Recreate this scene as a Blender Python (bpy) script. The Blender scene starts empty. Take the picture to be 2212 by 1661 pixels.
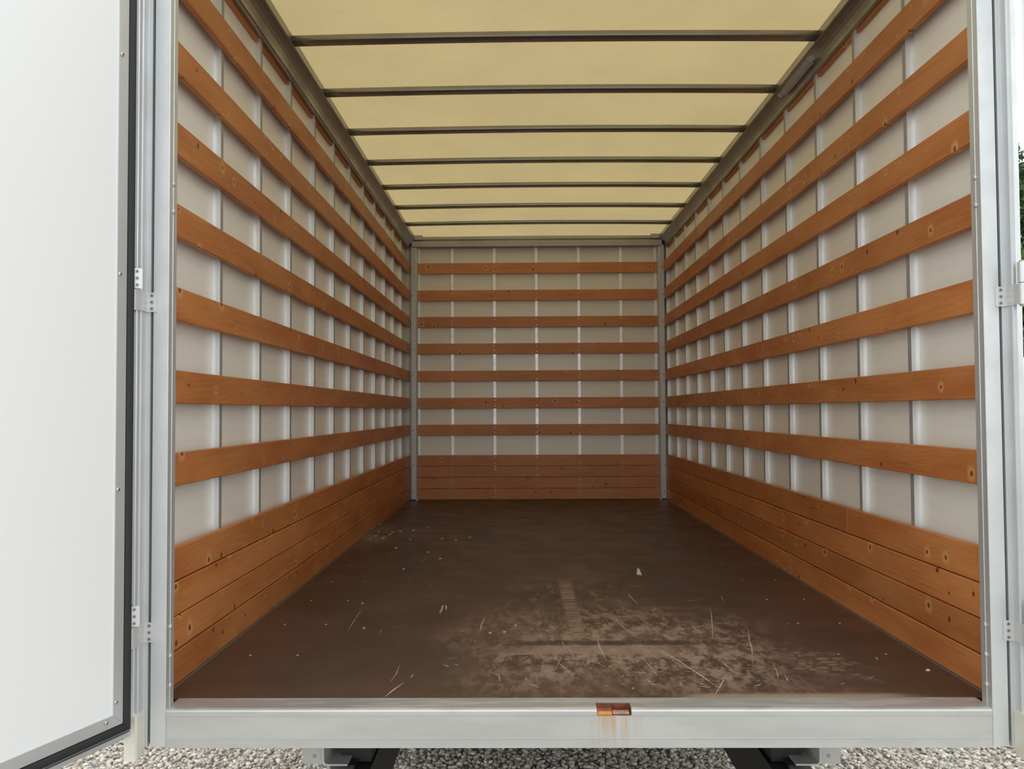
import bpy, bmesh, math, random
import numpy as np
from mathutils import Matrix, Vector

random.seed(7)
scene = bpy.context.scene
col = scene.collection

FZ = 0.95            # height of the truck's load floor above the ground
CAM_H = 0.8347       # camera above the load floor
CX = 0.150           # centre line of the box

# ------------------------------------------------------------------ camera
cam_data = bpy.data.cameras.new('camera')
cam = bpy.data.objects.new('camera', cam_data)
col.objects.link(cam)
cam_data.sensor_width = 36.0
cam_data.lens = 1836.68 / 2212.0 * 36.0
cam_data.clip_start = 0.05
cam_data.clip_end = 300
right = Vector((0.99992162, 0.01139191, -0.00519393))
up = Vector((0.00555291, -0.03170985, 0.99948169))
fwd = Vector((-0.01122131, 0.99943219, 0.03177062))
cam.matrix_world = Matrix(((right.x, up.x, -fwd.x, 0.0),
                           (right.y, up.y, -fwd.y, 0.0),
                           (right.z, up.z, -fwd.z, FZ + CAM_H),
                           (0, 0, 0, 1)))
scene.camera = cam

# ------------------------------------------------------------------ overcast sky
world = bpy.data.worlds.new('overcast_sky')
scene.world = world
world.use_nodes = True
bg = world.node_tree.nodes['Background']
bg.inputs['Color'].default_value = (0.95, 0.985, 1.0, 1)
bg.inputs['Strength'].default_value = 1.75

scene.view_settings.view_transform = 'Standard'
scene.view_settings.look = 'None'
scene.view_settings.exposure = 0.0
scene.view_settings.gamma = 1.0
scene.view_settings.use_curve_mapping = False
scene.cycles.max_bounces = 14
scene.cycles.diffuse_bounces = 10
scene.cycles.glossy_bounces = 6
scene.cycles.transmission_bounces = 8
scene.cycles.sample_clamp_indirect = 6.0


# ------------------------------------------------------------------ node helper
class NT:
    def __init__(self, name):
        self.mat = bpy.data.materials.new(name)
        self.mat.use_nodes = True
        self.t = self.mat.node_tree
        self.t.nodes.clear()
        self.out = self.t.nodes.new('ShaderNodeOutputMaterial')

    def n(self, kind, **kw):
        nd = self.t.nodes.new(kind)
        ins = kw.pop('ins', {})
        for k, v in kw.items():
            setattr(nd, k, v)
        for k, v in ins.items():
            self.set(nd.inputs[k], v)
        return nd

    def set(self, sock, v):
        if isinstance(v, bpy.types.NodeSocket):
            self.t.links.new(v, sock)
        else:
            sock.default_value = v

    def math(self, op, a, b=0.0, c=0.0, clamp=False):
        nd = self.n('ShaderNodeMath', operation=op, use_clamp=clamp)
        self.set(nd.inputs[0], a)
        self.set(nd.inputs[1], b)
        self.set(nd.inputs[2], c)
        return nd.outputs[0]

    def vmath(self, op, a, b=(0, 0, 0)):
        nd = self.n('ShaderNodeVectorMath', operation=op)
        self.set(nd.inputs[0], a)
        self.set(nd.inputs[1], b)
        return nd.outputs[0]

    def step(self, v, lo, hi, o0=0.0, o1=1.0):
        nd = self.n('ShaderNodeMapRange', interpolation_type='SMOOTHSTEP')
        self.set(nd.inputs['Value'], v)
        self.set(nd.inputs['From Min'], lo)
        self.set(nd.inputs['From Max'], hi)
        self.set(nd.inputs['To Min'], o0)
        self.set(nd.inputs['To Max'], o1)
        return nd.outputs['Result']

    def noise(self, vec, scale, detail=3.0, rough=0.55, dist=0.0):
        nd = self.n('ShaderNodeTexNoise', ins={'Vector': vec, 'Scale': scale, 'Detail': detail,
                                              'Roughness': rough, 'Distortion': dist})
        return nd.outputs['Fac']

    def mixc(self, fac, a, b, blend='MIX'):
        nd = self.n('ShaderNodeMix', data_type='RGBA', blend_type=blend)
        self.set(nd.inputs[0], fac)
        self.set(nd.inputs[6], a)
        self.set(nd.inputs[7], b)
        return nd.outputs[2]

    def obj(self):
        return self.n('ShaderNodeTexCoord').outputs['Object']

    def pos(self):
        return self.n('ShaderNodeNewGeometry').outputs['Position']

    def sep(self, v):
        nd = self.n('ShaderNodeSeparateXYZ')
        self.set(nd.inputs[0], v)
        return nd.outputs

    def bsdf(self, **kw):
        nd = self.n('ShaderNodeBsdfPrincipled')
        for k, v in kw.items():
            self.set(nd.inputs[k.replace('_', ' ')], v)
        self.t.links.new(nd.outputs[0], self.out.inputs[0])
        return nd

    def bump(self, h, strength, dist=0.01):
        nd = self.n('ShaderNodeBump', ins={'Height': h, 'Strength': strength, 'Distance': dist})
        return nd.outputs[0]


def C(r, g, b):
    return (r, g, b, 1.0)


def simple(name, colr, rough=0.5, metal=0.0, spec=0.5, var=0.06, scale=14.0):
    t = NT(name)
    nz = t.noise(t.obj(), scale, 4)
    f = t.step(nz, 0.3, 0.7, 1.0 - var, 1.0 + var)
    cc = t.mixc(1.0, C(*colr), f, 'MULTIPLY')
    t.bsdf(Base_Color=cc, Roughness=rough, Metallic=metal, Specular_IOR_Level=spec)
    return t.mat


def mat_alu(name, colr, rough, metal, dirt=0.1):
    t = NT(name)
    p = t.obj()
    cloud = t.noise(p, 6.0, 5, 0.65)
    f = t.step(cloud, 0.3, 0.75, 1.0 + dirt * .4, 1.0 - dirt)
    cc = t.mixc(1.0, C(*colr), f, 'MULTIPLY')
    r = t.step(cloud, 0.3, 0.7, rough - 0.05, rough + 0.07)
    t.bsdf(Base_Color=cc, Roughness=r, Metallic=metal)
    return t.mat


def mat_wood(name, light, dark, red, knot_amount):
    t = NT(name)
    rnd = t.n('ShaderNodeObjectInfo').outputs['Random']
    p = t.obj()
    off = t.n('ShaderNodeCombineXYZ')
    t.set(off.inputs[0], t.math('MULTIPLY', rnd, 53.0))
    t.set(off.inputs[1], t.math('MULTIPLY', rnd, 7.0))
    t.set(off.inputs[2], t.math('MULTIPLY', rnd, 19.0))
    q = t.vmath('ADD', p, off.outputs[0])
    # knots: one candidate per cell, only some of them taken
    qs = t.sep(q)
    kv = t.n('ShaderNodeCombineXYZ')
    t.set(kv.inputs[0], qs[0])
    t.set(kv.inputs[1], qs[2])
    vor = t.n('ShaderNodeTexVoronoi', feature='F1', voronoi_dimensions='2D', ins={'Vector': kv.outputs[0],
                                                       'Scale': 8.0, 'Randomness': 0.95})
    vcol = t.sep(vor.outputs['Color'])
    take = t.math('LESS_THAN', vcol[0], knot_amount)
    size = t.step(vcol[1], 0.0, 1.0, 0.04, 0.105)
    dn = t.math('DIVIDE', vor.outputs['Distance'], size)
    wob = t.math('ADD', dn, t.math('MULTIPLY', t.math('SUBTRACT', t.noise(q, 60, 2), 0.5), 0.7))
    core = t.math('MULTIPLY', t.step(wob, 0.5, 1.0, 1.0, 0.0), take)
    halo = t.math('MULTIPLY', t.math('MULTIPLY', t.step(wob, 0.9, 3.0, 1.0, 0.0), take), t.math('GREATER_THAN', vcol[2], 0.45))
    # grain bent around the knots
    bend = t.math('MULTIPLY', t.step(dn, 0.0, 4.0, 1.0, 0.0), t.math('MULTIPLY', take, 0.035))
    bq = t.n('ShaderNodeCombineXYZ')
    t.set(bq.inputs[2], bend)
    gq = t.vmath('ADD', q, bq.outputs[0])
    warp = t.noise(t.vmath('MULTIPLY', gq, (1.6, 2.0, 9.0)), 1.0, 2)
    rings = t.math('SINE', t.math('ADD', t.math('MULTIPLY', t.sep(gq)[2], 330.0), t.math('MULTIPLY', warp, 34.0)))
    fine = t.noise(t.vmath('MULTIPLY', gq, (6.0, 60.0, 260.0)), 1.0, 3)
    blotch = t.noise(t.vmath('MULTIPLY', q, (2.2, 3.0, 9.0)), 1.0, 4, 0.6)
    g = t.math('ADD', t.math('MULTIPLY', rings, 0.045), t.math('ADD', t.math('MULTIPLY', fine, 0.30),
                                                         t.math('MULTIPLY', blotch, 0.85)))
    f = t.step(g, 0.25, 0.85)
    cc = t.mixc(f, C(*dark), C(*light))
    cc = t.mixc(t.step(t.noise(t.vmath('MULTIPLY', q, (1.1, 1.0, 6.0)), 1.0, 2), 0.52, 0.72, 0.0, 0.55), cc, C(*red))
    vein = t.math('MULTIPLY', t.step(t.noise(t.vmath('MULTIPLY', gq, (3.5, 4.0, 75.0)), 1.0, 3, 0.6, 0.6), 0.60, 0.68),
                  t.step(t.noise(t.vmath('MULTIPLY', q, (1.6, 1.0, 8.0)), 1.0, 2), 0.48, 0.62))
    cc = t.mixc(t.math('MULTIPLY', vein, 0.45), cc, C(0.26, 0.062, 0.018))
    cc = t.mixc(t.math('MULTIPLY', halo, 0.65), cc, C(0.70, 0.37, 0.15))
    cc = t.mixc(t.math('MULTIPLY', core, 0.85), cc, C(0.07, 0.026, 0.010))
    # scuffs: pale, raw wood
    sc = t.math('MULTIPLY', t.step(t.noise(t.vmath('MULTIPLY', q, (9, 9, 24)), 1.0, 4, 0.7), 0.70, 0.76),
                t.step(t.noise(q, 1.7, 2), 0.50, 0.62))
    cc = t.mixc(t.math('MULTIPLY', sc, 0.5), cc, C(0.60, 0.36, 0.17))
    tint = t.step(t.math('FRACT', t.math('MULTIPLY', rnd, 17.3)), 0.0, 1.0, 0.90, 1.06)
    cc = t.mixc(1.0, cc, tint, 'MULTIPLY')
    nb = t.bump(t.math('ADD', t.math('MULTIPLY', g, 0.6), t.math('MULTIPLY', core, -0.6)), 0.10, 0.004)
    t.bsdf(Base_Color=cc, Roughness=0.46, Specular_IOR_Level=0.35, Normal=nb)
    return t.mat


def mat_panel(name, colr, rough=0.3, spots=0.5, ply_amt=0.02):
    t = NT(name)
    p = t.pos()
    ply = t.noise(t.vmath('MULTIPLY', p, (3.0, 3.0, 40.0)), 1.0, 3)
    f = t.step(ply, 0.3, 0.7, 1.0 - ply_amt, 1.0 + ply_amt)
    cc = t.mixc(1.0, C(*colr), f, 'MULTIPLY')
    sc = t.math('MULTIPLY', t.step(t.noise(t.vmath('MULTIPLY', p, (30, 30, 22)), 1.0, 3, 0.7), 0.73, 0.77),
                t.step(t.noise(p, 2.5, 2), 0.52, 0.62))
    cc = t.mixc(t.math('MULTIPLY', sc, spots), cc, C(0.25, 0.22, 0.18))
    t.bsdf(Base_Color=cc, Roughness=rough, Specular_IOR_Level=0.5)
    return t.mat


def mat_roof():
    t = NT('translucent_roof_sheet')
    p = t.pos()
    cl = t.noise(p, 1.6, 5, 0.6)
    sp = t.noise(p, 40.0, 3, 0.7)
    f = t.math('MULTIPLY', t.step(cl, 0.25, 0.75, 0.93, 1.05), t.step(sp, 0.60, 0.78, 1.0, 0.82))
    hair = t.noise(t.vmath('MULTIPLY', p, (26, 26, 26)), 1.0, 2, 0.5, 2.5)
    mark = t.math('MULTIPLY', t.step(hair, 0.72, 0.76), t.step(t.noise(p, 3.1, 2), 0.58, 0.66))
    f = t.math('MULTIPLY', f, t.step(mark, 0.0, 1.0, 1.0, 0.6))
    ctr = t.mixc(1.0, C(0.505, 0.395, 0.192), f, 'MULTIPLY')
    cdf = t.mixc(1.0, C(0.70, 0.60, 0.40), f, 'MULTIPLY')
    tr = t.n('ShaderNodeBsdfTranslucent', ins={'Color': ctr})
    df = t.n('ShaderNodeBsdfDiffuse', ins={'Color': cdf})
    mx = t.n('ShaderNodeMixShader', ins={0: 0.45})
    t.t.links.new(tr.outputs[0], mx.inputs[1])
    t.t.links.new(df.outputs[0], mx.inputs[2])
    t.t.links.new(mx.outputs[0], t.out.inputs[0])
    return t.mat


def mat_floor():
    t = NT('brown_film_faced_floor')
    p = t.pos()
    s = t.sep(p)
    x, y = s[0], s[1]

    def band(v, a, b, e):
        return t.math('MULTIPLY', t.step(v, a - e, a + e), t.step(v, b - e, b + e, 1.0, 0.0))
    n1 = t.noise(p, 2.2, 5, 0.6)
    n2 = t.noise(t.vmath('MULTIPLY', p, (20, 9, 1)), 1.0, 6, 0.75)
    cc = t.mixc(t.step(n1, 0.3, 0.7), C(0.068, 0.040, 0.027), C(0.098, 0.055, 0.040))
    cc = t.mixc(t.step(t.noise(p, 1.1, 3), 0.55, 0.7, 0.0, 0.5), cc, C(0.118, 0.052, 0.040))
    # the worn patch behind the sill
    wx = t.math('ADD', x, t.math('MULTIPLY', t.math('SUBTRACT', t.noise(p, 3.0, 4), 0.5), 0.5))
    wy = t.math('ADD', y, t.math('MULTIPLY', t.math('SUBTRACT', t.noise(p, 2.6, 4), 0.5), 0.7))
    patch = t.math('MULTIPLY', band(wx, -0.10, 0.85, 0.28), band(wy, 2.62, 3.55, 0.30))
    worn = t.math('MULTIPLY', patch, t.step(n2, 0.42, 0.60))
    fleck = t.noise(t.vmath('MULTIPLY', p, (85, 40, 1)), 1.0, 4, 0.8)
    worn = t.math('MAXIMUM', worn, t.math('MULTIPLY', patch, t.step(fleck, 0.56, 0.64, 0.0, 0.9)))
    # pale bar lying across the patch, and the dark seam in front of it
    bar = t.math('MULTIPLY', band(y, 2.95, 3.065, 0.016), band(wx, -0.05, 0.62, 0.16))
    worn = t.math('MAXIMUM', worn, t.math('MULTIPLY', bar, t.step(n2, 0.25, 0.55, 0.25, 0.9)))
    bar2 = t.math('MULTIPLY', band(y, 3.14, 3.32, 0.05), band(wx, -0.10, 0.70, 0.16))
    worn = t.math('MAXIMUM', worn, t.math('MULTIPLY', bar2, t.step(n2, 0.35, 0.62, 0.1, 0.7)))
    # a trodden lane running into the box
    lane = t.math('MULTIPLY', band(x, 0.175, 0.235, 0.012), band(y, 3.1, 4.2, 0.12))
    rung = t.step(t.noise(t.vmath('MULTIPLY', p, (3, 60, 1)), 1.0, 2), 0.42, 0.58, 0.25, 0.85)
    worn = t.math('MAXIMUM', worn, t.math('MULTIPLY', lane, rung))
    lane2 = t.math('MULTIPLY', band(wx, -0.05, 0.50, 0.12), band(wy, 3.3, 4.3, 0.25))
    worn = t.math('MAXIMUM', worn, t.math('MULTIPLY', lane2, t.step(t.noise(t.vmath('MULTIPLY', p, (26, 7, 1)), 1.0, 4, .7), 0.50, 0.72, 0.0, 0.6)))
    pr = t.math('MULTIPLY', band(wx, 0.84, 1.08, 0.08), band(wy, 2.72, 2.95, 0.08))
    net = t.n('ShaderNodeTexVoronoi', feature='DISTANCE_TO_EDGE', ins={'Vector': t.vmath('MULTIPLY', p, (22, 34, 1)), 'Scale': 1.0})
    worn = t.math('MAXIMUM', worn, t.math('MULTIPLY', pr, t.step(net.outputs['Distance'], 0.05, 0.20, 0.0, 0.55)))
    # thin dusty smears over the rest
    sm = t.noise(t.vmath('MULTIPLY', p, (2.0, 7.0, 1)), 1.0, 5, 0.7)
    worn = t.math('MAXIMUM', worn, t.step(sm, 0.62, 0.80, 0.0, 0.22))
    cc = t.mixc(t.math('MULTIPLY', worn, 0.75), cc, C(0.42, 0.30, 0.215))
    lip = t.math('MULTIPLY', t.step(y, 2.52, 2.56, 1.0, 0.0), band(wx, 0.5, 1.05, 0.1))
    cc = t.mixc(t.math('MULTIPLY', lip, 0.7), cc, C(0.42, 0.31, 0.23))
    redm = t.math('MULTIPLY', patch, t.step(t.noise(p, 14, 4, .7), 0.55, 0.66, 0.0, 0.5))
    cc = t.mixc(redm, cc, C(0.19, 0.075, 0.055))
    # dark seam across the patch
    seam = t.math('MULTIPLY', band(y, 3.070, 3.125, 0.012), band(x, 0.0, 0.65, 0.15))
    cc = t.mixc(t.math('MULTIPLY', seam, 0.75), cc, C(0.05, 0.03, 0.022))
    # grey dust in the far left corner
    dd = t.math('MULTIPLY', band(x, -1.2, -0.86, 0.14), band(y, 5.35, 6.3, 0.3))
    dm = t.math('MULTIPLY', dd, t.step(t.noise(p, 9, 5, 0.7), 0.36, 0.62, 0.0, 0.8))
    cc = t.mixc(dm, cc, C(0.24, 0.23, 0.21))
    # small light specks everywhere
    vs = t.n('ShaderNodeTexVoronoi', feature='F1', ins={'Vector': t.vmath('MULTIPLY', p, (11, 9, 1)), 'Scale': 1.0})
    vc = t.sep(vs.outputs['Color'])
    spk = t.math('MULTIPLY', t.step(vs.outputs['Distance'], 0.02, 0.05, 1.0, 0.0), t.math('LESS_THAN', vc[0], 0.22))
    cc = t.mixc(t.math('MULTIPLY', spk, 0.7), cc, C(0.45, 0.38, 0.30))
    r = t.step(t.noise(p, 5, 4), 0.3, 0.7, 0.34, 0.5)
    r = t.math('ADD', r, t.math('MULTIPLY', worn, 0.2))
    t.bsdf(Base_Color=cc, Roughness=r, Specular_IOR_Level=0.42,
           Normal=t.bump(t.noise(p, 160, 2), 0.05, 0.002))
    return t.mat


def mat_sill():
    t = NT('worn_aluminium_sill')
    p = t.pos()
    s = t.sep(p)
    x, z = s[0], t.math('SUBTRACT', s[2], FZ)
    cl = t.noise(t.vmath('MULTIPLY', p, (3, 14, 14)), 1.0, 5, 0.65)
    cc = t.mixc(t.step(cl, 0.35, 0.65), C(0.50, 0.505, 0.50), C(0.55, 0.555, 0.545))
    grime = t.math('MULTIPLY', t.step(t.noise(t.vmath('MULTIPLY', p, (6, 40, 2)), 1.0, 4, 0.7), 0.5, 0.75, 0, 0.3),
                   t.step(z, -0.02, -0.004))
    cc = t.mixc(grime, cc, C(0.36, 0.33, 0.30))
    worn = t.math('MULTIPLY', t.step(t.noise(t.vmath('MULTIPLY', p, (3.5, 26, 4)), 1.0, 4, 0.6), 0.48, 0.56), t.step(z, -0.004, 0.0))
    cc = t.mixc(t.math('MULTIPLY', worn, 0.7), cc, C(0.72, 0.72, 0.70))
    # rust run below the keeper
    gx = t.math('MULTIPLY', t.step(x, 0.17, 0.24), t.step(x, 0.26, 0.36, 1.0, 0.0))
    strk = t.step(t.noise(t.vmath('MULTIPLY', p, (75, 1, 4)), 1.0, 3, 0.6), 0.40, 0.68)
    fall = t.math('MULTIPLY', t.step(z, -0.115, -0.035, 0.25, 1.0), t.step(z, -0.018, -0.012, 1.0, 0.0))
    rust = t.math('MULTIPLY', t.math('MULTIPLY', gx, strk), fall)
    cc = t.mixc(t.math('MULTIPLY', rust, 0.75), cc, C(0.42, 0.25, 0.10))
    met = t.step(rust, 0.0, 1.0, 0.5, 0.1)
    t.bsdf(Base_Color=cc, Roughness=t.step(cl, 0.3, 0.7, 0.28, 0.36), Metallic=met)
    return t.mat


def mat_gravel(name, island):
    t = NT(name)
    if island:
        r = t.n('ShaderNodeNewGeometry').outputs['Random Per Island']
    else:
        v = t.n('ShaderNodeTexVoronoi', feature='F1', ins={'Vector': t.pos(), 'Scale': 42.0})
        r = t.sep(v.outputs['Color'])[0]
    ramp = t.n('ShaderNodeValToRGB')
    ramp.color_ramp.interpolation = 'CONSTANT'
    cols = [(0.0, (0.56, 0.51, 0.43)), (0.16, (0.70, 0.65, 0.56)), (0.34, (0.46, 0.43, 0.37)), (0.47, (0.64, 0.55, 0.45)),
            (0.60, (0.78, 0.75, 0.68)), (0.74, (0.52, 0.50, 0.46)), (0.86, (0.54, 0.43, 0.34)), (0.94, (0.33, 0.31, 0.28))]
    el = ramp.color_ramp.elements
    while len(el) < len(cols):
        el.new(0.5)
    for e, (ps, cv) in zip(el, cols):
        e.position = ps
        e.color = C(*cv)
    t.set(ramp.inputs[0], r)
    nz = t.step(t.noise(t.pos(), 110, 3), 0.3, 0.7, 0.85, 1.12)
    cc = t.mixc(1.0, ramp.outputs[0], nz, 'MULTIPLY')
    if island:
        t.bsdf(Base_Color=cc, Roughness=0.85)
    else:
        t.bsdf(Base_Color=t.mixc(0.35, cc, C(0.2, 0.18, 0.16)), Roughness=0.9, Normal=t.bump(v.outputs['Distance'], 0.8, 0.01))
    return t.mat


def mat_leaf(name, a, b):
    t = NT(name)
    r = t.n('ShaderNodeNewGeometry').outputs['Random Per Island']
    cc = t.mixc(r, C(*a), C(*b))
    bs = t.bsdf(Base_Color=cc, Roughness=0.55)
    tr = t.n('ShaderNodeBsdfTranslucent', ins={'Color': cc})
    mx = t.n('ShaderNodeMixShader', ins={0: 0.25})
    t.t.links.new(bs.outputs[0], mx.inputs[1])
    t.t.links.new(tr.outputs[0], mx.inputs[2])
    t.t.links.new(mx.outputs[0], t.out.inputs[0])
    return t.mat


M = {
    'alu': mat_alu('satin_aluminium', (0.63, 0.65, 0.655), 0.42, 0.6, 0.06),
    'alu_bright': mat_alu('bright_aluminium', (0.66, 0.67, 0.675), 0.40, 0.6, 0.04),
    'stud': mat_alu('mill_aluminium_stud', (0.85, 0.86, 0.865), 0.37, 0.6, 0.04),
    'galv': mat_alu('grey_steel', (0.43, 0.42, 0.40), 0.42, 0.6, 0.12),
    'rail': mat_alu('weathered_roof_rail', (0.37, 0.355, 0.33), 0.36, 0.9, 0.10),
    'bow': mat_alu('galvanised_roof_bow', (0.33, 0.325, 0.30), 0.34, 0.9, 0.10),
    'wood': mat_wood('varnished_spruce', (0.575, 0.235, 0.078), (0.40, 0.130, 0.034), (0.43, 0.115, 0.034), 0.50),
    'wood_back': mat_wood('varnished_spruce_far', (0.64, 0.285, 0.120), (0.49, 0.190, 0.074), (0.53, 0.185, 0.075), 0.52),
    'stud_face': simple('shaded_stud_aluminium', (0.33, 0.33, 0.325), 0.45, 0.2),  # inward stud face: its dimmer light put into a darker grey
    'panel': mat_panel('off_white_wall_panel', (0.85, 0.85, 0.79)),
    'door_white': mat_panel('white_door_panel', (0.84, 0.855, 0.865), 0.32, 0.12, 0.0),
    'roof': mat_roof(),
    'floor': mat_floor(),
    'sill': mat_sill(),
    'rubber': simple('black_rubber', (0.022, 0.023, 0.025), 0.55, 0, 0.4),
    'groove': simple('dark_rubber_insert', (0.10, 0.105, 0.11), 0.6),
    'screw': simple('zinc_screw', (0.62, 0.61, 0.58), 0.3, 0.8),
    'socket': simple('dark_screw_socket', (0.05, 0.05, 0.055), 0.6),
    'cream': simple('cream_plastic', (0.66, 0.645, 0.56), 0.4),
    'rust': simple('rusted_steel', (0.20, 0.055, 0.028), 0.5, 0.15, 0.5, 0.3, 60),
    'rust_orange': simple('orange_rust', (0.50, 0.20, 0.035), 0.32, 0.3, 0.6, 0.3, 70),
    'rust_pale': simple('pale_dusty_rust', (0.42, 0.25, 0.16), 0.7, 0, 0.3, 0.3, 70),
    'black': simple('black_chassis_paint', (0.018, 0.018, 0.018), 0.45),
    'tyre': simple('tyre_rubber', (0.02, 0.02, 0.02), 0.8),
    'underside': simple('dark_plywood_underside', (0.045, 0.035, 0.028), 0.8),
    'bracket': simple('grey_painted_bracket', (0.52, 0.52, 0.50), 0.5, 0.1),
    'outer': simple('white_outer_skin', (0.80, 0.81, 0.82), 0.3),
    'scratch': None,
    'chip': simple('pale_wood_chip', (0.46, 0.37, 0.28), 0.8),
    'paper': simple('white_paper_scrap', (0.75, 0.74, 0.70), 0.8),
    'gravel': mat_gravel('pale_gravel_stones', True),
    'ground': mat_gravel('gravel_ground', False),
    'sealant': simple('grey_sealant', (0.10, 0.09, 0.075), 0.6),
    'leaf': mat_leaf('dark_green_leaves', (0.018, 0.045, 0.012), (0.06, 0.115, 0.03)),
    'leaf_light': mat_leaf('light_green_leaves', (0.05, 0.11, 0.018), (0.14, 0.23, 0.045)),
    'bark': simple('grey_brown_bark', (0.10, 0.075, 0.055), 0.9),
    'van_white': simple('white_van_paint', (0.82, 0.83, 0.84), 0.25, 0, 0.6),
    'van_glass': simple('dark_van_glass', (0.012, 0.014, 0.016), 0.08, 0, 0.6),
    'van_plastic': simple('dark_grey_plastic', (0.035, 0.036, 0.038), 0.6),
    'lamp_red': simple('red_tail_lamp', (0.35, 0.012, 0.012), 0.2),
    'lens': simple('frosted_lamp_lens', (0.42, 0.42, 0.42), 0.35),
}


def mat_scratch():
    t = NT('pale_scratch')
    p = t.pos()
    n = t.noise(p, 55, 3, 0.7)
    b = t.n('ShaderNodeBsdfPrincipled', ins={'Base Color': C(0.55, 0.44, 0.33), 'Roughness': 0.8})
    tr = t.n('ShaderNodeBsdfTransparent')
    mx = t.n('ShaderNodeMixShader')
    t.set(mx.inputs[0], t.step(n, 0.34, 0.52, 0.25, 0.95))
    t.t.links.new(tr.outputs[0], mx.inputs[1])
    t.t.links.new(b.outputs[0], mx.inputs[2])
    t.t.links.new(mx.outputs[0], t.out.inputs[0])
    return t.mat


M['scratch'] = mat_scratch()


# ------------------------------------------------------------------ mesh helpers
def finish(name, bm, mat, parent=None, loc=(0, 0, 0), rotz=0.0, smooth=False, mats=None):
    bmesh.ops.recalc_face_normals(bm, faces=bm.faces)
    me = bpy.data.meshes.new(name)
    bm.to_mesh(me)
    bm.free()
    for m in (mats or [mat]):
        me.materials.append(m)
    if smooth:
        for p in me.polygons:
            p.use_smooth = True
    return link(name, me, parent, loc, rotz)


def link(name, me, parent=None, loc=(0, 0, 0), rotz=0.0):
    o = bpy.data.objects.new(name, me)
    o.location = loc
    o.rotation_euler = (0, 0, rotz)
    o.parent = parent
    col.objects.link(o)
    return o


def bbox(bm, x0, x1, y0, y1, z0, z1, bev=0.0, seg=1, mi=0):
    v = [bm.verts.new(c) for c in ((x0, y0, z0), (x1, y0, z0), (x1, y1, z0), (x0, y1, z0),
                                   (x0, y0, z1), (x1, y0, z1), (x1, y1, z1), (x0, y1, z1))]
    fs = [bm.faces.new([v[i] for i in q]) for q in ((0, 3, 2, 1), (4, 5, 6, 7), (0, 1, 5, 4), (1, 2, 6, 5), (2, 3, 7, 6), (3, 0, 4, 7))]
    for f in fs:
        f.material_index = mi
    if bev > 0:
        es = list({e for f in fs for e in f.edges})
        bmesh.ops.bevel(bm, geom=es, offset=bev, segments=seg, affect='EDGES', profile=0.6)


def box(name, x0, x1, y0, y1, z0, z1, mat, parent=None, bev=0.0, seg=1, loc=(0, 0, 0), rotz=0.0):
    bm = bmesh.new()
    bbox(bm, min(x0, x1), max(x0, x1), min(y0, y1), max(y0, y1), z0, z1, bev, seg)
    return finish(name, bm, mat, parent, loc, rotz)


def prism(bm, pts, axis, a, b, mi=0):
    """polygon pts extruded along axis 'x','y','z' from a to b"""
    def mk(p, w):
        if axis == 'x':
            return (w, p[0], p[1])
        if axis == 'y':
            return (p[0], w, p[1])
        return (p[0], p[1], w)
    A = [bm.verts.new(mk(p, a)) for p in pts]
    B = [bm.verts.new(mk(p, b)) for p in pts]
    n = len(pts)
    fs = [bm.faces.new(A), bm.faces.new(B[::-1])]
    for i in range(n):
        fs.append(bm.faces.new((A[i], B[i], B[(i + 1) % n], A[(i + 1) % n])))
    for f in fs:
        f.material_index = mi
    return fs


def cyl(bm, c, r, h, axis='z', n=16, r2=None, mi=0):
    r2 = r if r2 is None else r2
    cs = []
    for rr, w in ((r, 0.0), (r2, h)):
        ring = []
        for i in range(n):
            a = 2 * math.pi * i / n
            u, v = rr * math.cos(a), rr * math.sin(a)
            if axis == 'z':
                p = (c[0] + u, c[1] + v, c[2] + w)
            elif axis == 'y':
                p = (c[0] + u, c[1] + w, c[2] + v)
            else:
                p = (c[0] + w, c[1] + u, c[2] + v)
            ring.append(bm.verts.new(p))
        cs.append(ring)
    fs = [bm.faces.new(cs[0]), bm.faces.new(cs[1][::-1])]
    for i in range(n):
        fs.append(bm.faces.new((cs[0][i], cs[0][(i + 1) % n], cs[1][(i + 1) % n], cs[1][i])))
    for f in fs:
        f.material_index = mi


def dome(bm, c, r, d, n=12):
    """low rivet head standing off in direction d (unit vector)"""
    d = Vector(d).normalized()
    u = d.orthogonal().normalized()
    w = d.cross(u)
    c = Vector(c)
    rings = []
    for k, (rr, hh) in enumerate(((1.0, 0.0), (0.92, 0.28), (0.6, 0.52))):
        rings.append([bm.verts.new(c + u * (r * rr * math.cos(2 * math.pi * i / n)) + w * (r * rr * math.sin(2 * math.pi * i / n)) + d * (r * hh)) for i in range(n)])
    top = bm.verts.new(c + d * (r * 0.6))
    bm.faces.new(rings[0])
    for a, b in ((0, 1), (1, 2)):
        for i in range(n):
            bm.faces.new((rings[a][i], rings[a][(i + 1) % n], rings[b][(i + 1) % n], rings[b][i]))
    for i in range(n):
        bm.faces.new((rings[2][i], rings[2][(i + 1) % n], top))


def empty(name, loc=(0, 0, 0), rotz=0.0, parent=None):
    o = bpy.data.objects.new(name, None)
    o.location = loc
    o.rotation_euler = (0, 0, rotz)
    o.empty_display_size = 0.1
    o.parent = parent
    col.objects.link(o)
    return o


def tag(o, label=None, cat=None, group=None, kind=None):
    if label:
        o['label'] = label
    if cat:
        o['category'] = cat
    if group:
        o['group'] = group
    if kind:
        o['kind'] = kind
    return o


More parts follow.
